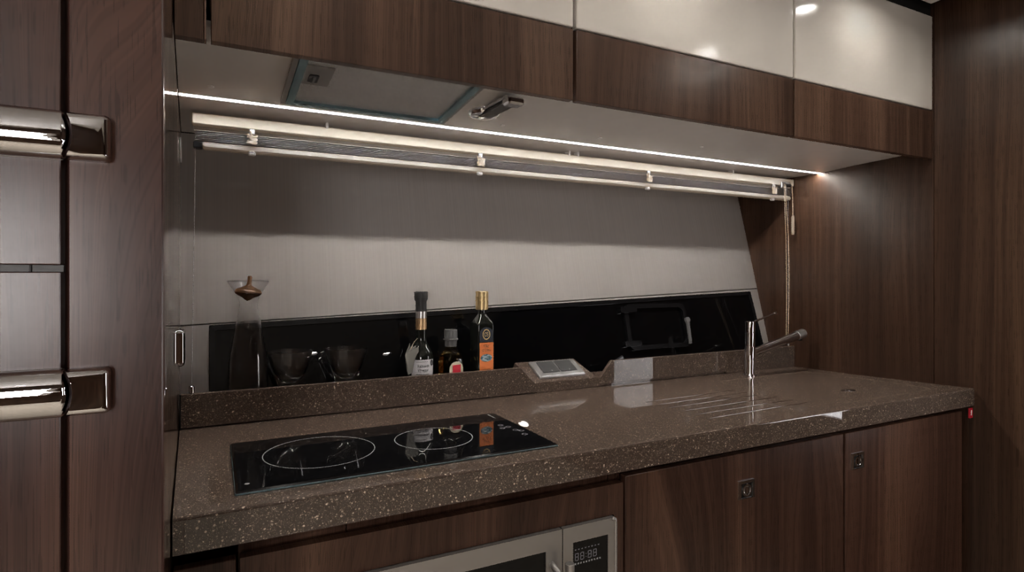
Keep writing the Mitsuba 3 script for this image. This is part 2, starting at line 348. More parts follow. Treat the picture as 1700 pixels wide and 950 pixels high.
# ------------------------------------------------------------------ cooker hood
def hood_mesh(m): return mapped(m, soffit)
hd = thing('cooker_hood', 'built-in stainless cooker hood with perforated filter in the grey underside', 'cooker hood')
HX0, HX1, HY0, HY1 = .125, .490, 1.050, 1.318
outer = sbox(HX0, HY0, HX1, HY1)
def ring(a, b): return sbox(HX0 + a, HY0 + a, HX1 - a, HY1 - a).difference(sbox(HX0 + b, HY0 + b, HX1 - b, HY1 - b))
add('frame', hood_mesh(prism(ring(0, .009), -.010, .004, 'z')), 'brushed_steel', hd, 'stainless outer frame')
add('filter_rim', hood_mesh(prism(ring(.0095, .024), -.013, -.002, 'z')), 'teal_steel', hd, 'bluish steel filter rim')
fm = trimesh.creation.box((HX1 - HX0 - .046, HY1 - HY0 - .046, .006)); fm.apply_translation(((HX0 + HX1) / 2, (HY0 + HY1) / 2, -.004))
add('filter', hood_mesh(fm.subdivide().subdivide()), 'filter_mesh', hd, 'perforated grease filter')
pl = add('latch_plate', hood_mesh(prism(rounded(.150, .200, 1.105, 1.195, .003), -.009, -.006, 'z')), 'brushed_steel', hd, 'square latch plate')
add('latch_recess', hood_mesh(prism(rounded(.160, .178, 1.145, 1.180, .004), -.0105, -.0088, 'z')), 'black_plastic', pl)
add('latch_tongue', hood_mesh(prism(sbox(.168, 1.150, .1725, 1.176), -.0125, -.0095, 'z')), 'grey_plastic', pl)

sp = thing('swivel_spotlight', 'chrome swivel spotlight with black and chrome arm beside the cooker hood', 'lamp')
sx, sy, sz = .557, 1.232, UZ(1.232)
add('base', lathe([(0, -.012), (.026, -.012), (.033, -.010), (.036, -.005), (.0365, 0), (.0365, .003), (0, .003)], 48, (sx, sy, sz)), 'chrome', sp, 'round chrome base', smooth=30)
def arm(u0, u1, w0, z0, z1, b=.002):
    d = np.array([.565, 1.085]) - np.array([sx, sy]); L = np.linalg.norm(d); d /= L; nrm = np.array([-d[1], d[0]])
    m = box(u0, u1, -w0, w0, z0, z1, b)
    return mapped(m, lambda v: np.c_[sx + v[:, 0] * d[0] + v[:, 1] * nrm[0], sy + v[:, 0] * d[1] + v[:, 1] * nrm[1], sz + v[:, 2]])
add('arm', arm(.0, .125, .0165, -.014, -.006), 'black_plastic', sp, 'black arm', smooth=20)
add('arm_side', arm(.01, .135, .019, -.0055, .001), 'satin_chrome', sp)
add('head', arm(.118, .150, .0195, -.020, -.004, .004), 'chrome', sp, 'chrome end of the arm', smooth=30)
for (px, py), where in (((-.005, 1.298), 'left of the cooker hood'), ((.637, 1.300), 'beside the swivel spotlight'), ((.93, 1.30), 'between spotlight and blind middle'), ((1.266, 1.265), 'towards the walnut wall')):
    single('screw_cap', lathe([(0, -.003), (.004, -.0028), (.006, -.001), (.006, .002), (0, .002)], 24, (px, py, UZ(py))), 'white_plastic',
           f'tiny round screw cap on the grey underside, {where}', 'screw cap', 'screw caps on the underside', smooth=30)

# ------------------------------------------------------------------ venetian blind
BY = 1.455
bl = thing('venetian_blind', 'raised cream venetian blind hanging under the cabinets in front of the hull lining', 'blind')
BX0, BX1 = -.043, 1.918
add('headrail', box(BX0, BX1, BY, BY + .028, 1.569, 1.594, .002), 'cream_blind', bl, 'cream headrail')
for bx in (.24, .93, .96, 1.6):
    add('mounting_clip', box(bx, bx + .006, BY - .003, BY + .02, 1.590, 1.6045, .0008), 'white_plastic', bl)
for i in range(6):
    z = 1.5355 + i * .0041
    sl = []
    for t in np.linspace(-1, 1, 7): sl.append((BY + .015 + t * .0125, z + .0022 * (1 - t * t)))
    add('slat', prism(Polygon(sl + [(y, zz - .0009) for y, zz in reversed(sl)]), BX0 + .006, BX1 - .012, 'x'), 'slat_grey', bl)
add('bottom_rail', box(BX0 + .020, BX1 - .012, BY + .002, BY + .028, 1.517, 1.5325, .004), 'cream_blind', bl, 'cream bottom rail', smooth=40)
add('rear_lip', box(BX0 + .004, BX1 - .004, BY + .0225, BY + .0265, 1.5585, 1.5695, .0006), 'slat_grey', bl)
add('end_cap', box(BX0 + .003, BX0 + .021, BY + .003, BY + .027, 1.5175, 1.532, .002), 'black_plastic', bl)
def cord_knot(x, zt, zb):
    rng = np.random.RandomState(int(x * 1000) + 3); ms = []
    for j in range(11):
        c = np.array([x, BY - .006, zb + .014 + (zt - zb - .026) * j / 10]); r = .0085 + .002 * math.sin(j * .8)
        a = np.linspace(0, 2 * math.pi, 14); tl = rng.uniform(-.5, .5)
        ms.append(tube(np.c_[c[0] + r * np.cos(a), c[1] + .006 * np.sin(a), c[2] + .004 * np.sin(a + tl) + tl * .006 * np.cos(a)], .0016, 6))
    ms.append(tube(np.c_[np.linspace(x - .004, x + .002, 5), np.full(5, BY - .006), np.linspace(zt - .002, zb + .02, 5)], .0015, 6))
    return cat(*ms)
for x in (.078, .646, 1.229, 1.806):
    kn = add('cord_knot', cord_knot(x, 1.566, 1.524), 'cord_cream', bl, 'knotted cream cord', smooth=40)
    add('cord_guide', box(x - .006, x + .006, BY - .004, BY + .002, 1.5575, 1.5695, .001), 'satin_chrome', kn)
    add('tape_clip', box(x - .008, x + .008, BY - .001, BY + .01, 1.510, 1.519, .002), 'white_plastic', kn)
ck2 = add('cord_lock', box(1.846, 1.896, BY - .004, BY + .004, 1.558, 1.582, .0015), 'satin_chrome', bl, 'metal cord lock')
add('roller', cyl((1.855, BY - .006, 1.569), (1.888, BY - .006, 1.569), .006), 'black_plastic', ck2)
def sag(x0, x1, z0, z1, bow, y=BY - .010, n=26):
    t = np.linspace(0, 1, n); return np.c_[x0 + (x1 - x0) * t + bow * np.sin(t * math.pi) * np.where(t > .3, 1, t / .3), np.full(n, y), z0 + (z1 - z0) * t]
add('pull_cord', tube(sag(1.852, 1.862, 1.572, .99, .006), .0013, 8), 'cord_cream', bl, 'long cream pull cord', smooth=True)
add('pull_cord', tube(sag(1.856, 1.868, 1.572, .99, .013, BY - .012), .0013, 8), 'cord_cream', bl, smooth=True)
add('tilt_cord', tube([(1.899, BY - .006, 1.566), (1.9, BY - .008, 1.52), (1.901, BY - .008, 1.455)], .0014, 8), 'cord_cream', bl, smooth=True)
add('tassel', lathe([(0, 1.388), (.0045, 1.389), (.0058, 1.396), (.0058, 1.452), (.004, 1.459), (0, 1.460)], 24, (1.901, BY - .008, 0)), 'cream_blind', bl, 'cream wooden tassel', smooth=40)
for gx, ztop in ((-.036, 1.518), (1.893, 1.518)):
    wx = add('guide_wire', tube([(gx, BY + .006, ztop), (gx - (.004 if gx < 0 else 0), BY + .006, 1.2), (gx - (.007 if gx < 0 else 0), BY + .006, .992)], .0007, 6), 'satin_chrome', bl, 'thin guide wire', smooth=True)
    xx = gx - (.007 if gx < 0 else 0)
    add('hold_down', cyl((xx, BY + .006, .978), (xx, BY + .006, .994), .0055, n=24, b=.001), 'chrome', wx, 'chrome hold-down peg', smooth=30)

# ------------------------------------------------------------------ countertop, sink lid, upstand
CZ, CB, YF, YB = .900, .8485, .927, 1.455
wallpts = [(1.922 - .0015, 1.475), (1.950 - .0015, 1.243), (1.9985 - .0015, 1.024), (2.0105, .975)]
def counter_slab():
    plan = Polygon([(cheek_x(YF) + .0015, YF), (2.0245, YF)] + wallpts[::-1] + [(1.912, 1.555), (cheek_x(1.555) + .0015, 1.555)])
    layers, r = [], .0045
    man = None
    slab = to_man(prism(plan, CB, CZ, 'z'))
    # round the long front edge: subtract the corner outside a quarter circle
    q = [(YF - .01, CZ - r), (YF, CZ - r)] + [(YF + r - r * math.cos(a), CZ - r + r * math.sin(a)) for a in np.linspace(0, math.pi / 2, 9)] + [(YF + r, CZ + .01), (YF - .01, CZ + .01)]
    return slab - to_man(prism(Polygon(q), -.2, 2.2, 'x'))
slab = counter_slab()
GROOVES = [(1.010, 1.160, 1.262), (1.021, 1.372, 1.226), (1.022, 1.372, 1.187), (1.027, 1.366, 1.146), (1.031, 1.389, 1.103), (1.036, 1.400, 1.060), (1.040, 1.402, 1.018)]
for gx0, gx1, gy in GROOVES[1:]:
    g = cyl((gx0, gy - .006, CZ + .0006), (gx1, gy + .006, CZ + .0001), .0034, n=16)
    slab = slab - to_man(g)
lid_out = Polygon([(1.44, 1.36), (1.425, 1.33), (1.418, 1.10), (1.43, 1.02), (1.465, .985), (1.50, .976), (1.60, .974), (1.86, .976), (1.905, .985), (1.915, 1.01), (1.885, 1.24), (1.862, 1.345), (1.84, 1.365)]).buffer(.012).buffer(-.012)
ringp = lid_out.difference(lid_out.buffer(-.0028, quad_segs=4))
slab = slab - to_man(prism(ringp, CZ - .012, CZ + .01, 'z'))
# recess for the sink lid's finger hole goes through the lid only
lid_in = lid_out.buffer(-.0028, quad_segs=4)
slab = slab - to_man(prism(lid_in.buffer(.0001), CZ - .012, CZ + .01, 'z'))
hob_hole = None
single('countertop', from_man(slab), 'speckled_stone', 'long dark brown speckled stone countertop with drainer grooves', 'countertop', smooth=25)
hole = Point(1.657, 1.078).buffer(.024)
from shapely import affinity
hole = affinity.scale(hole, 1.0, .62)
lm = to_man(prism(lid_in.buffer(-.0002), CZ - .0115, CZ - .0004, 'z')) - to_man(prism(hole, CZ - .008, CZ + .01, 'z'))
sk = thing('sink_lid', 'speckled stone sink lid set flush in the countertop beside the tap', 'sink lid')
add('board', from_man(lm), 'speckled_stone', sk)
add('seal', prism(lid_out.buffer(-.0002).difference(lid_out.buffer(-.0026, quad_segs=4)), CZ - .011, CZ - .0003, 'z'), 'tan_seal', sk, 'pale tan seal line')
add('finger_hole', prism(hole.buffer(.0015).difference(hole.buffer(-.0008)), CZ - .0078, CZ + .0004, 'z'), 'chrome', sk, 'metal-rimmed finger hole')

# upstand
us = thing('upstand', 'dark speckled stone upstand with a socket notch along the back of the countertop', 'upstand')
ut = .977
xe0, xe1 = cheek_x(1.455) + .003, 1.922
prof = Polygon([(xe0, .9035), (.822, .9035), (.826, .9005), (1.036, .9005), (1.040, .9075), (1.57, .9075), (1.575, .9005), (xe1, .9005), (xe1, ut), (1.087, ut), (1.046, .9295), (.816, .9295), (.771, ut), (xe0, ut)])
def eased(poly, a, b, r):
    q = to_man(prism(poly.buffer(-r, join_style='mitre'), a + r, b - r, 'y'))
    return from_man(q.minkowski_sum(m3.Manifold.sphere(r, 12)))
add('front', eased(prof, YB, YB + .012, .0014), 'speckled_stone', us, smooth=35)
add('ledge', box(xe0, 1.912, YB + .0122, WY(.93) - .004, .900, .929, .0005), 'speckled_stone', us)
single('joint_strip', box(cheek_x(1.45) + .0008, cheek_x(1.45) + .0036, YB - .003, YB + .004, .9005, .979, .0005), 'black_plastic', 'thin black joint strip between the left side panel and the stone upstand', 'joint strip')

# power socket unit in the notch
so = thing('power_socket', 'tilted chrome power socket unit on a sloping stone block in the notch of the upstand', 'power socket')
def slope(v):  # (x, s along slope, h above)
    a = math.atan(.5); x, s_, h_ = v[:, 0], v[:, 1], v[:, 2]
    return np.c_[x, 1.457 + s_ * math.cos(a) - h_ * math.sin(a), .9305 + s_ * math.sin(a) + h_ * math.cos(a)]
blk = hull([(.812, 1.4565, .9297), (1.030, 1.4565, .9297), (.800, 1.548, .977), (1.006, 1.548, .977), (.780, 1.553, .9297), (1.045, 1.553, .9297), (.812, 1.4565, .9305), (1.030, 1.4565, .9305)])
add('block', blk, 'speckled_stone', so, 'speckled stone wedge')
fr = hull([(x, y, h_) for h_, i_ in ((.0012, 0), (.0050, 0), (.0072, .0009), (.0086, .0026), (.0090, .0050)) for x, y in rounded(.838 + i_, .998 - i_, .012 + i_, .092 - i_, .004).exterior.coords])
def taper(v):
    v = v.copy(); return slope(v)
add('frame', mapped(fr, taper), 'satin_chrome', so, 'chrome frame', smooth=40)
for rx in (.860, .9205):
    rk = add('rocker', mapped(box(rx, rx + .0575, .030, .084, .0088, .0105, .001), taper), 'dark_plastic', so, 'dark grey socket cover')
    add('mark', mapped(box(rx + .03, rx + .034, .035, .039, .0106, .0109, .0001), taper), 'print_grey', rk)

# ------------------------------------------------------------------ hob
hb = thing('hob', 'black glass two-zone hob set on the countertop', 'hob')
gl = hull([(x, y, z) for x, y, z in [(.030, .981, .9002), (.602, .981, .9002), (.030, 1.274, .9002), (.602, 1.274, .9002), (.030, .981, .9035), (.602, .981, .9035), (.030, 1.274, .9035), (.602, 1.274, .9035),
           (.0335, .985, .9062), (.5985, .985, .9062), (.0335, 1.2705, .9062), (.5985, 1.2705, .9062)]])
add('glass', gl, 'black_glass', hb)
add('edge', cat(box(.030, .602, .9795, .9812, .9004, .9034, .0003), box(.0285, .0302, .981, 1.274, .9004, .9034, .0003)), 'teal_steel', hb, 'thin ground glass edge')
def annulus(cx, cy, r, w): return prism(Point(cx, cy).buffer(r, quad_segs=24).difference(Point(cx, cy).buffer(r - w, quad_segs=24)), .9061, .90645, 'z')
add('zone_ring', annulus(.178, 1.140, .1005, .0018), 'print_grey', hb, 'printed ring of the large cooking zone')
add('zone_ring', annulus(.398, 1.128, .0790, .0018), 'print_grey', hb, 'printed ring of the small cooking zone')
for cx, cy in ((.563, 1.158), (.572, 1.138), (.556, 1.134), (.574, 1.108), (.583, 1.098), (.576, 1.070)):
    add('touch_control', prism(Point(cx, cy).buffer(.0065).difference(Point(cx, cy).buffer(.004)), .9061, .9064, 'z'), 'print_dim', hb)
add('lettering', prism(sbox(.578, 1.222, .5815, 1.262), .9061, .9064, 'z'), 'print_grey', hb)
add('led_mark', prism(Point(.047, 1.012).buffer(.004), .9061, .9064, 'z'), 'print_grey', hb)

# ------------------------------------------------------------------ tap
tp = thing('tap', 'chrome single lever kitchen tap with slanted pull-out spout in front of the upstand', 'tap')
tx, ty = 1.612, 1.392
add('body', lathe([(0, .9), (.0185, .9), (.0185, .906), (.0165, .9075), (.0165, .9535), (.0155, .954), (.0155, .956), (.0170, .9565), (.0170, .9985), (.0158, .999), (.0158, 1.001), (.0165, 1.0015), (.0165, 1.045), (.0155, 1.0455), (.0155, 1.0475), (.0170, 1.048), (.0170, 1.080), (.0160, 1.084), (0, 1.0845)], 48, (tx, ty, 0)), 'chrome', tp, smooth=30)
add('base_ring', lathe([(.0168, .9), (.021, .9), (.021, .9035), (.0195, .905), (.0168, .905), (.0168, .9)], 48, (tx, ty, 0)), 'chrome', tp, smooth=30)
P0, P1 = np.array([tx + .004, ty, .974]), np.array([1.862, ty - .012, 1.032])
spo = add('spout', cyl(P0, P1, .0135, .0155, 40, .001), 'chrome', tp, smooth=30)
dd = (P1 - P0) / np.linalg.norm(P1 - P0)
add('spray_head', cyl(P1 - dd * .03, P1 + dd * .008, .0165, .0165, 40, .002), 'satin_chrome', spo, 'satin spray head', smooth=30)
add('outlet', cyl(P1 - dd * .012 + np.array([0, 0, -.012]), P1 - dd * .012 + np.array([0, 0, -.022]), .008, .007, 24), 'black_plastic', spo)
add('button', cyl(P1 - dd * .10 + np.array([0, 0, -.012]), P1 - dd * .10 + np.array([0, 0, -.0175]), .006, .005, 20), 'black_plastic', spo)
add('lever', cyl((tx + .008, ty, 1.078), (1.735, ty - .004, 1.1085), .0035, .0028, 20, .0006), 'chrome', tp, 'thin chrome lever', smooth=30)
add('lever_tip', cyl((1.726, ty - .004, 1.1065), (1.7365, ty - .004, 1.109), .0045, .0045, 20, .001), 'chrome', tp, smooth=30)

# ------------------------------------------------------------------ base cabinets and microwave
DY, DT = .931, .8375
bc = thing('base_cabinet', 'walnut base cabinet front around the microwave under the hob', 'cabinet')
bx0, bx1 = .034, .7225
hole2 = sbox(.185, .30, .70, .770)
front = Polygon([(bx0, .08), (bx1, .08), (bx1, .826), (bx0, .826)]).difference(sbox(.196, .46, .7, .7665))
add('front_panel', prism(front, DY, DY + .018, 'y'), 'walnut_base', bc)
add('carcass', cat(box(.032, .190, DY + .03, 1.40, .08, .845, .001), box(.708, .7255, DY + .03, 1.40, .08, .845, .001), box(.191, .707, DY + .03, 1.40, .80, .845, .001)), 'walnut_base', bc)
single('filler_strip', box(cheek_x(DY) + .002, .0285, DY, DY + .018, .08, .826, .001), 'walnut_base_b', 'narrow walnut filler left of the microwave cabinet', 'panel')
latches = []
for x0, x1, mt, lb, lx, lz in ((.7285, 1.4125, 'walnut_base', 'wide walnut base cabinet door next to the microwave with square chrome latch', 1.066, .756),
                               (1.4205, 1.966, 'walnut_base_b', 'walnut base cabinet door nearest the walnut wall, with square chrome latch', 1.468, .763)):
    k = thing('base_cabinet', lb, 'cabinet')
    add('carcass', box(x0 - .001, min(x1 + .002, 1.90), DY + .03, 1.40, .08, .845, .001), 'walnut_base', k)
    dk = add('door', box(x0, x1, DY, DY + .018, .08, DT, .0015), mt, k)
    la = add('latch', box(lx - .0245, lx + .0245, DY - .002, DY + .002, lz - .0205, lz + .0205, .0012), 'black_plastic', dk, 'square chrome push latch')
    # chrome frame bar, ring and button are one sub-part with the latch plate's own pieces
    sq = Polygon(sbox(lx - .0245, lz - .0205, lx + .0245, lz + .0205)).difference(sbox(lx - .0185, lz - .0185, lx + .0185, lz + .014))
    scene[la] = mikit.ply(cat(prism(sq, DY - .0035, DY + .002, 'y'), prism(Point(lx, lz - .002).buffer(.0145).difference(Point(lx, lz - .002).buffer(.0105)), DY - .0042, DY + .002, 'y'),
                              cyl((lx, DY + .001, lz - .002), (lx, DY - .0028, lz - .002), .0095, n=28, b=.001)), 'chrome', smooth=30)
    add('latch_back', box(lx - .0195, lx + .0195, DY - .0015, DY + .002, lz - .0195, lz + .016, .0005), 'black_plastic', dk)
single('end_filler', box(1.970, 2.0, DY + .060, DY + .075, .08, .846, .001), 'walnut_base', 'recessed walnut filler between the last base cabinet and the wall', 'panel')
rt = thing('red_tag', 'tiny red tag with white mark under the right end of the countertop', 'tag')
add('plate', box(2.002, 2.022, YF + .002, YF + .006, .812, .842, .001), 'red_paper', rt)
add('mark', box(2.010, 2.014, YF + .0012, YF + .0022, .820, .836, .0002), 'white_paper', rt)

mw = thing('microwave', 'stainless steel microwave built in under the hob with black display', 'microwave')
MX0, MX1, MT, MY = .200, .700, .7655, .921
MB = .47
add('body', box(MX0 + .004, MX1 - .004, MY + .012, 1.30, MB, MT - .004, .002), 'black_matte', mw)
# door: steel frame with dark glass
dp = Polygon([(MX0, MB), (.5745, MB), (.5745, MT), (MX0, MT)])
d_open = sbox(MX0 + .04, MB + .04, .540, .7315)
dr_ = add('door', prism(dp.difference(d_open), MY, MY + .014, 'y'), 'brushed_steel', mw, 'stainless door frame')
add('door_glass', prism(sbox(MX0 + .039, MB + .039, .541, .7325), MY + .004, MY + .012, 'y'), 'window_glass', dr_, 'black door glass')
hdl = add('handle', cyl((.572, MY - .030, .46), (.572, MY - .030, .7165), .0085, n=32, b=.001), 'brushed_steel', dr_, 'steel bar handle', smooth=30)
add('handle_post', tube([(.553, MY + .002, .706), (.553, MY - .010, .702), (.558, MY - .020, .694), (.570, MY - .030, .688)], .006, 14), 'brushed_steel', dr_, smooth=True)
cp = rounded(.5765, MX1, MB, MT, .006).union(sbox(.5765, MB, .59, MT))
c_open = sbox(.5985, MB + .02, .6785, .7355)
ctl = add('control_panel', prism(cp.difference(c_open), MY, MY + .014, 'y'), 'brushed_steel', mw, 'stainless control surround')
add('side_bevel', tube([(MX1 - .003, MY + .001, MB), (MX1 - .003, MY + .001, .755), (MX1 - .005, MY + .001, .7615), (MX1 - .011, MY + .001, .7635)], .0035, 12), 'brushed_steel', ctl, smooth=True)
disp = add('display', prism(sbox(.598, MB + .019, .679, .736), MY + .003, MY + .012, 'y'), 'window_glass', mw, 'black display')
def seg8(x, z, w, h, t):
    ps = [sbox(x + t * .6, z + h - t, x + w - t * .6, z + h), sbox(x + t * .6, z, x + w - t * .6, z + t), sbox(x + t * .6, z + h / 2 - t / 2, x + w - t * .6, z + h / 2 + t / 2)]
    for sx_ in (x, x + w - t):
        ps += [sbox(sx_, z + t * .6, sx_ + t, z + h / 2 - t * .3), sbox(sx_, z + h / 2 + t * .3, sx_ + t, z + h - t * .6)]
    return ps
def flat(polys, y0, y1): return cat(*[prism(p, y0, y1, 'y') for p in polys])
digits = []
for x in (.6045, .6165, .6335, .6455): digits += seg8(x, .6985, .0085, .0145, .0016)
digits += [sbox(.6287, .7015, .6303, .7031), sbox(.6287, .7075, .6303, .7091)]
add('digits', flat(digits, MY + .0024, MY + .0031), 'print_dim', disp, 'dim display digits 88:88')
add('dotted_line', flat([sbox(.604 + i * .0062, .6915, .6072 + i * .0062, .6945) for i in range(10)], MY + .0024, MY + .0031), 'print_grey', disp)
add('symbols', flat([sbox(.604 + i * .0075, .7185, .6075 + i * .0075, .7205) for i in range(8)], MY + .0024, MY + .0031), 'print_dim', disp)

# ------------------------------------------------------------------ tall cabinet with chrome latches at the left
TY = .680
tc = thing('tall_cabinet', 'tall walnut cabinet in the left foreground with two doors and chrome latches', 'cabinet')
add('stile', box(-.1225, cheek_x(TY) , TY, TY + .020, .0, 2.055, .0015), 'walnut_tall', tc, 'walnut side stile')
add('carcass', box(-.62, cheek_x(.72) - .024, TY + .022, 1.5, .02, 2.05, .001), 'walnut_tall', tc)
def dome(poly, prof):
    """Pillow over an outline in (x, z): list of (depth, inset)."""
    pts = []
    for d, i in prof:
        q = poly.buffer(-i, quad_segs=8) if i else poly
        if q.is_empty: continue
        c = np.array(q.exterior.coords)
        pts += [(x, TY - d, z) for x, z in c]
    return hull(pts)
DOME = [(-.001, .0008), (.004, 0), (.012, .0003), (.0175, .0012), (.0205, .0024), (.0225, .0042), (.0245, .0070)]
def latch_body(zc):
    zs = np.linspace(-.0225, .0225, 13)
    pts = [(-.1245 + .0065 * (1 - (z / .0225) ** 2), zc + z) for z in zs]
    return Polygon([(-.245, zc - .0225)] + pts + [(-.245, zc + .0225)]).buffer(-.003).buffer(.003)
def keeper(zc):
    blk = dome(rounded(-.128, -.0875, zc - .0215, zc + .0215, .005), [(0, .0), (.010, 0), (.0145, .001), (.017, .003), (.018, .006), (.0183, .012), (.0184, .019)])
    cut = prism(latch_body(zc).buffer(.0022), TY - .06, TY + .01, 'y')
    return from_man(to_man(blk) - to_man(cut))
for (z0, z1), zl, lb in (((1.2445, 2.05), 1.3645, 'upper walnut door'), ((.02, 1.2375), 1.1255, 'lower walnut door')):
    d = add('door', box(-.62, -.1275, TY - .002, TY + .018, z0, z1, .0008), 'walnut_tall', tc, lb)
    b_ = latch_body(zl)
    arch = [(TY + .002, zl - .03)] + [(TY - .0045 - .0190 * math.cos(a) ** .55, zl + .0222 * math.sin(a)) for a in np.linspace(-math.pi / 2, math.pi / 2, 41)] + [(TY + .002, zl + .03)]
    add('latch', from_man(to_man(dome(b_, DOME)) ^ to_man(prism(Polygon(arch), -.3, 0, 'x'))), 'chrome', d, 'chrome slam latch', smooth=30)
    tr = trimesh.creation.torus(.0125, .0018, 48, 16); tr.apply_transform(trimesh.transformations.rotation_matrix(math.pi / 2, (1, 0, 0))); tr.apply_translation((-.182, TY - .026, zl))
    add('latch_button', cat(tr, cyl((-.182, TY - .02, zl), (-.182, TY - .0272, zl), .0105, n=40, b=.001)), 'chrome', d, smooth=35)
    add('keeper', keeper(zl), 'chrome', tc, 'chrome latch keeper on the stile', smooth=35)
add('gap_strip', box(-.60, -.126, TY + .004, TY + .012, 1.2376, 1.2444, .0003), 'grey_plastic', tc)
add('gap_joint', box(-.1515, -.1500, TY + .002, TY + .0045, 1.2377, 1.2443, .0002), 'black_matte', tc)

# chrome plate and switch on the side panel
cy = 1.50
pr = rounded(cy - .030, cy + .022, 1.035, 1.118, .010)
pm = hull([(cheek_x(y) + d, y, z) for d, i in ((0, 0), (.004, 0), (.008, .002), (.0105, .005), (.0115, .010), (.012, .018)) for y, z in np.array(pr.buffer(-i).exterior.coords)])
single('latch_plate', pm, 'chrome', 'rounded chrome latch plate on the left side panel above the upstand', 'latch', smooth=35)
single('switch_plate', mapped(box(0, .004, 1.512, 1.566, 1.500, 1.548, .001), lambda v: np.c_[v[:, 0] + np.array([cheek_x(y) for y in v[:, 1]]), v[:, 1:]]), 'white_plastic', 'small white plate on the left side panel below the blind', 'plate')

# ------------------------------------------------------------------ glassware
LZ, LY = .9292, 1.5115
cf = thing('carafe', 'tall clear glass carafe with flared neck and wooden stopper on the ledge', 'carafe')
out = smooth_profile([(.030, 0), (.0405, .002), (.0425, .012), (.0425, .045), (.0415, .100), (.0335, .160), (.0265, .203), (.0205, .238), (.0225, .252), (.034, .271), (.0468, .2945)], 7)
inn = [(max(r - .0017, .001), z) for r, z in out[8:]]
prof_c = [(0, 0)] + [tuple(q) for q in out] + [(.0466, .2952)] + [(r, z) for r, z in inn[::-1]] + [(.032, .0075), (0, .0065)]
add('glass', lathe(prof_c, 72, (.0735, LY, LZ)), 'clear_glass', cf, smooth=40)
st = lathe(smooth_profile([(0, -.018), (.004, -.0165), (.013, -.010), (.026, -.003), (.0295, .002), (.027, .008), (.014, .0145), (.006, .020), (.0045, .030), (.005, .038), (.003, .041), (0, .0413)], 5), 48)
add('stopper', moved(moved(st, rot=.10, axis=(0, 1, 0)), (.0725, LY, LZ + .2655)), 'stopper_wood', cf, 'turned wooden stopper', smooth=40)
def tumbler(x, lb):
    out = smooth_profile([(.018, 0), (.0225, .002), (.0245, .022), (.031, .055), (.0415, .086), (.0525, .1235)], 6)
    inn = smooth_profile([(0, .048), (.012, .0495), (.022, .058), (.032, .072), (.0405, .0875), (.0510, .1235)], 6)
    single('drinking_glass', lathe([(0, .0)] + [tuple(q) for q in out] + [(.0518, .1242)] + [tuple(q) for q in inn[::-1]], 72, (x, LY, LZ)), 'clear_glass', lb, 'glass', 'clear drinking glasses on the ledge', smooth=40)
tumbler(.1655, 'clear flared drinking glass right beside the carafe')
tumbler(.2995, 'clear flared drinking glass between the other glass and the vinegar bottle')

# ------------------------------------------------------------------ bottles
def wrap(m, r, cx, cyy, ang0, flip=False):
    """Bend a mesh in (arc length, height, outwards) around a vertical axis; ang0 faces outward at arc 0."""
    def fn(v):
        a = ang0 + v[:, 0] / r; rr = r + v[:, 2]
        return np.c_[cx + rr * np.cos(a), cyy + rr * np.sin(a), v[:, 1]]
    q = mapped(m, fn); return q
def sheet(x0, x1, z0, z1, t, n=24):
    g = trimesh.creation.box((x1 - x0, z1 - z0, t)); g.apply_translation(((x0 + x1) / 2, (z0 + z1) / 2, t / 2))
    for _ in range(4): g = g.subdivide()
    return g
def txt(s, h, x, z, t=.0003, bold=False, width=None):
    m = meshkit.text_mesh(s, h, t, bold); b = m.bounds
    if width: m.apply_scale([width / (b[1, 0] - b[0, 0]), 1, 1])
    b = m.bounds; m.apply_translation((x - (b[0, 0] + b[1, 0]) / 2, z, 0)); return m

vn = thing('vinegar_bottle', 'dark round vinegar bottle with black cap and white label, left of the small oil bottle', 'bottle')
vx, vy = .4965, 1.5095
add('body', lathe([(0, 0)] + [tuple(q) for q in smooth_profile([(.028, 0), (.0325, .003), (.0325, .080), (.0320, .092), (.0265, .108), (.0165, .126), (.0145, .138), (.0142, .212), (.0142, .2135)], 6)] + [(0, .2135)], 64, (vx, vy, LZ)), 'dark_bottle', vn, smooth=40)
add('cap', lathe([(0, .212), (.0148, .212), (.0146, .238), (.0178, .244), (.0180, .262), (.0168, .2645), (0, .265)], 48, (vx, vy, LZ)), 'black_matte', vn, 'black cap', smooth=35)
nk = add('neck_band', lathe([(.0143, .163), (.0149, .163), (.0149, .193), (.0143, .193)], 48, (vx, vy, LZ)), 'copper_foil', vn, 'copper neck band', smooth=40)
add('foil', lathe([(.0143, .1935), (.01475, .1935), (.01475, .2118), (.0143, .2118)], 48, (vx, vy, LZ)), 'silver_foil', vn, 'silvery foil', smooth=40)
va = math.atan2(-vy, -vx) + .18
lbp = add('paper_label', wrap(sheet(-.034, .034, LZ + .012, LZ + .085, .0003), .0326, vx, vy, va), 'white_paper', vn, 'white paper label', smooth=40)
def lab(m): return wrap(m, .0326, vx, vy, va)
add('lettering', lab(cat(txt('Balsamic', .0068, .002, LZ + .0650, .0006, True, .033), txt('Vinegar', .0068, .000, LZ + .0545, .0006, True, .029), sheet(-.024, .022, LZ + .0515, LZ + .0521, .0006), sheet(-.018, .016, LZ + .0455, LZ + .0475, .0006), sheet(-.022, .012, LZ + .0795, LZ + .0804, .0006))), 'ink', lbp, 'black lettering Balsamic Vinegar')
emb = cat(*[prism(Point(.0265 + .0035 * math.cos(a), LZ + .0755 + .006 * math.sin(a)).buffer(.0026, quad_segs=4), 0, .0007, 'z') for a in np.linspace(0, 2 * math.pi, 9)[:-1]])
add('emblem', lab(emb), 'ink', lbp, 'black round emblem')
tg = thing('hang_tag', 'grey folded paper tag hanging at the left of the vinegar bottle', 'tag')
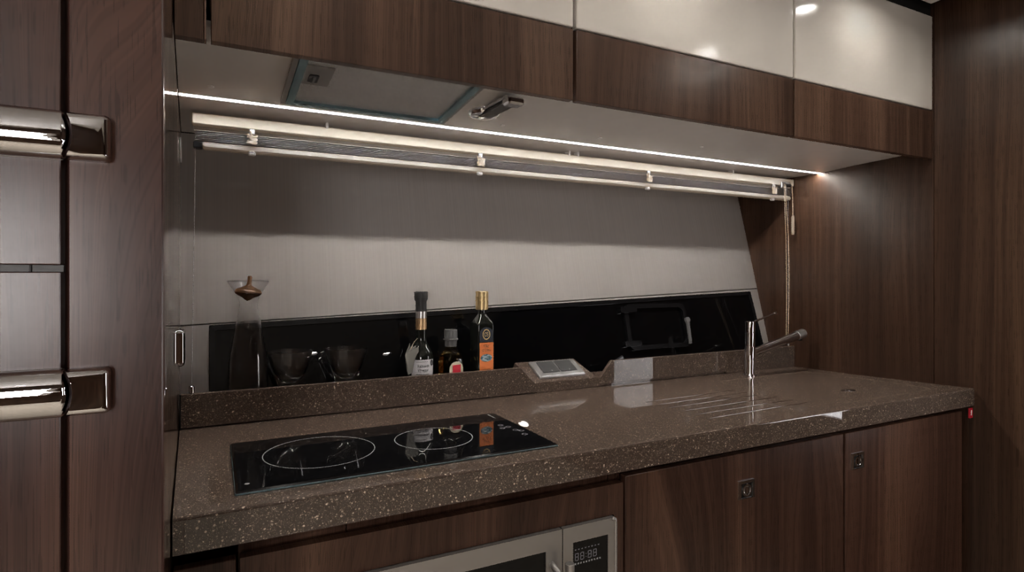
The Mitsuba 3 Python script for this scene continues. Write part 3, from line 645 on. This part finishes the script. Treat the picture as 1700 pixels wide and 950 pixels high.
for i in range(4):
    s = sheet(-.021, .021, -.066, 0, .0006); s = s if i else s
    q = mapped(s, lambda v: v[:, [0, 2, 1]])
    q = moved(q, rot=-.50 + .10 * i, axis=(0, 1, 0)); q = moved(q, (0, 0, 0), rot=1.0 - .2 * i, axis=(0, 0, 1)); q = moved(q, rot=.25, axis=(1, 0, 0))
    q = moved(q, (.4475 + .0045 * i, 1.4715 + .0012 * i, 1.046 - .001 * i))
    q.fix_normals()
    add('leaf', q, 'tag_paper', tg)
add('string', tube([(.457, 1.4735, 1.045), (.468, 1.482, 1.062), (.482, 1.4960, 1.070)], .0006, 6), 'cord_cream', tg)

def square_bottle(levels, at, rot):
    """levels: (z, half width, corner radius); hull of successive levels joined."""
    man = None
    for (z0, h0, r0), (z1, h1, r1) in zip(levels[:-1], levels[1:]):
        A = np.array(rounded(-h0, h0, -h0, h0, r0, 6).exterior.coords); B = np.array(rounded(-h1, h1, -h1, h1, r1, 6).exterior.coords)
        q = to_man(hull([(x, y, z0) for x, y in A] + [(x, y, z1) for x, y in B])); man = q if man is None else man + q
    return moved(moved(from_man(man), rot=rot), at)
ob = thing('oil_bottle', 'small square bottle of golden oil with dark grey cap and red label', 'bottle')
ox, oy, orot = .581, 1.5085, math.radians(13)
add('body', square_bottle([(0, .024, .007), (.003, .0268, .008), (.072, .0268, .008), (.084, .0255, .011), (.094, .0215, .0130), (.101, .0165, .0150), (.113, .0140, .0138)], (ox, oy, LZ), orot), 'gold_oil', ob, 'golden oil in clear glass', smooth=35)
add('cap', lathe([(0, .1135), (.0165, .1135), (.0168, .130), (.0205, .1315), (.0205, .134), (.0185, .1355), (.0182, .158), (.0172, .1598), (0, .160)], 48, (ox, oy, LZ)), 'grey_plastic', ob, 'dark grey cap', smooth=35)
def face(m, at, rot, hw):   # mesh in (x, z, outwards) onto the bottle's -y face
    q = mapped(m, lambda v: np.c_[v[:, 0], -hw - v[:, 2], v[:, 1]]); q.fix_normals(); return moved(moved(q, rot=rot), at)
arch = Polygon([(-.0225, .004), (.0225, .004), (.0225, .054)] + [(.0225 * math.cos(a), .054 + .020 * math.sin(a)) for a in np.linspace(0, math.pi, 16)[1:-1]] + [(-.0225, .054)])
ol = add('paper_label', face(prism(arch, 0, .0004, 'z'), (ox, oy, LZ), orot, .0268), 'cream_paper', ob, 'cream arched label')
add('red_patch', face(prism(sbox(-.0125, .043, .0140, .065), .0004, .0007, 'z'), (ox, oy, LZ), orot, .0268), 'red_paper', ol, 'red rectangle')
add('lettering', face(prism(sbox(-.014, .034, .012, .037), .0004, .0007, 'z'), (ox, oy, LZ), orot, .0268), 'red_paper', ol)

vb = thing('olive_oil_bottle', 'tall dark square olive oil bottle with gold cap and orange label', 'bottle')
qx, qy, qrot = .6755, 1.510, math.radians(4)
HW = .0262
add('body', square_bottle([(0, .0245, .004), (.003, HW, .006), (.168, HW, .006), (.176, .0245, .008), (.196, .0125, .0105), (.202, .0108, .0105), (.216, .0105, .0104)], (qx, qy, LZ), qrot), 'dark_bottle', vb, smooth=35)
add('cap', lathe([(0, .212), (.0178, .212), (.0178, .236), (.0186, .2365), (.0186, .2385), (.0175, .239), (.0175, .246), (.0184, .247), (.0184, .250), (.0175, .251), (.0178, .262), (.0168, .2635), (0, .2638)], 48, (qx, qy, LZ)), 'gold_cap', vb, 'gold screw cap', smooth=35)
at = (qx, qy, LZ)
pl_ = add('paper_label', face(prism(sbox(-.0215, .012, .0225, .121), 0, .0004, 'z'), at, qrot, HW), 'orange_paper', vb, 'orange label')
add('lettering', face(cat(txt('Olio', .0082, 0, .1075, .0003, False, .017), txt("d'Oliva", .0082, 0, .0965, .0003, False, .026)), at, qrot, HW + .0004), 'brown_ink', pl_, "brown lettering Olio d'Oliva")
oval = affinity.scale(Point(0, .078).buffer(1), .0185, .0105)
add('picture', face(prism(oval, .0004, .0007, 'z'), at, qrot, HW), 'landscape_print', pl_, 'oval blue-green landscape')
add('small_print', face(cat(*[trimesh.creation.box((.026 - .004 * i, .0009, .0003)).apply_translation((0, .046 - .005 * i, .0006)) for i in range(2)]), at, qrot, HW), 'brown_ink', pl_)
arch2 = Polygon([(-.0215, .1225), (.0215, .1225), (.0215, .145)] + [(.0215 * math.cos(a), .145 + .019 * math.sin(a)) for a in np.linspace(0, math.pi, 16)[1:-1]] + [(-.0215, .145)])
tl_ = add('top_label', face(prism(arch2, 0, .0004, 'z'), at, qrot, HW), 'navy_paper', vb, 'dark blue arched label')
seal = affinity.scale(Point(0, .1435).buffer(1), .0118, .0148)
seal_in = affinity.scale(seal, .80, .80)
cs = cat(txt('CS', .0120, 0, .1378, .0003, True, .0125))
add('seal', face(cat(prism(seal.difference(seal_in), .0004, .0008, 'z'), mapped(cs, lambda v: v + np.array([0, 0, .0004])), *[prism(affinity.scale(Point(.0106 * math.cos(a), .1435 + .0134 * math.sin(a)).buffer(.0018, quad_segs=3), 1, 1), .0004, .0009, 'z') for a in np.linspace(0, 2 * math.pi, 19)[:-1]]), at, qrot, HW), 'gold_cap', tl_, 'gold oval seal')
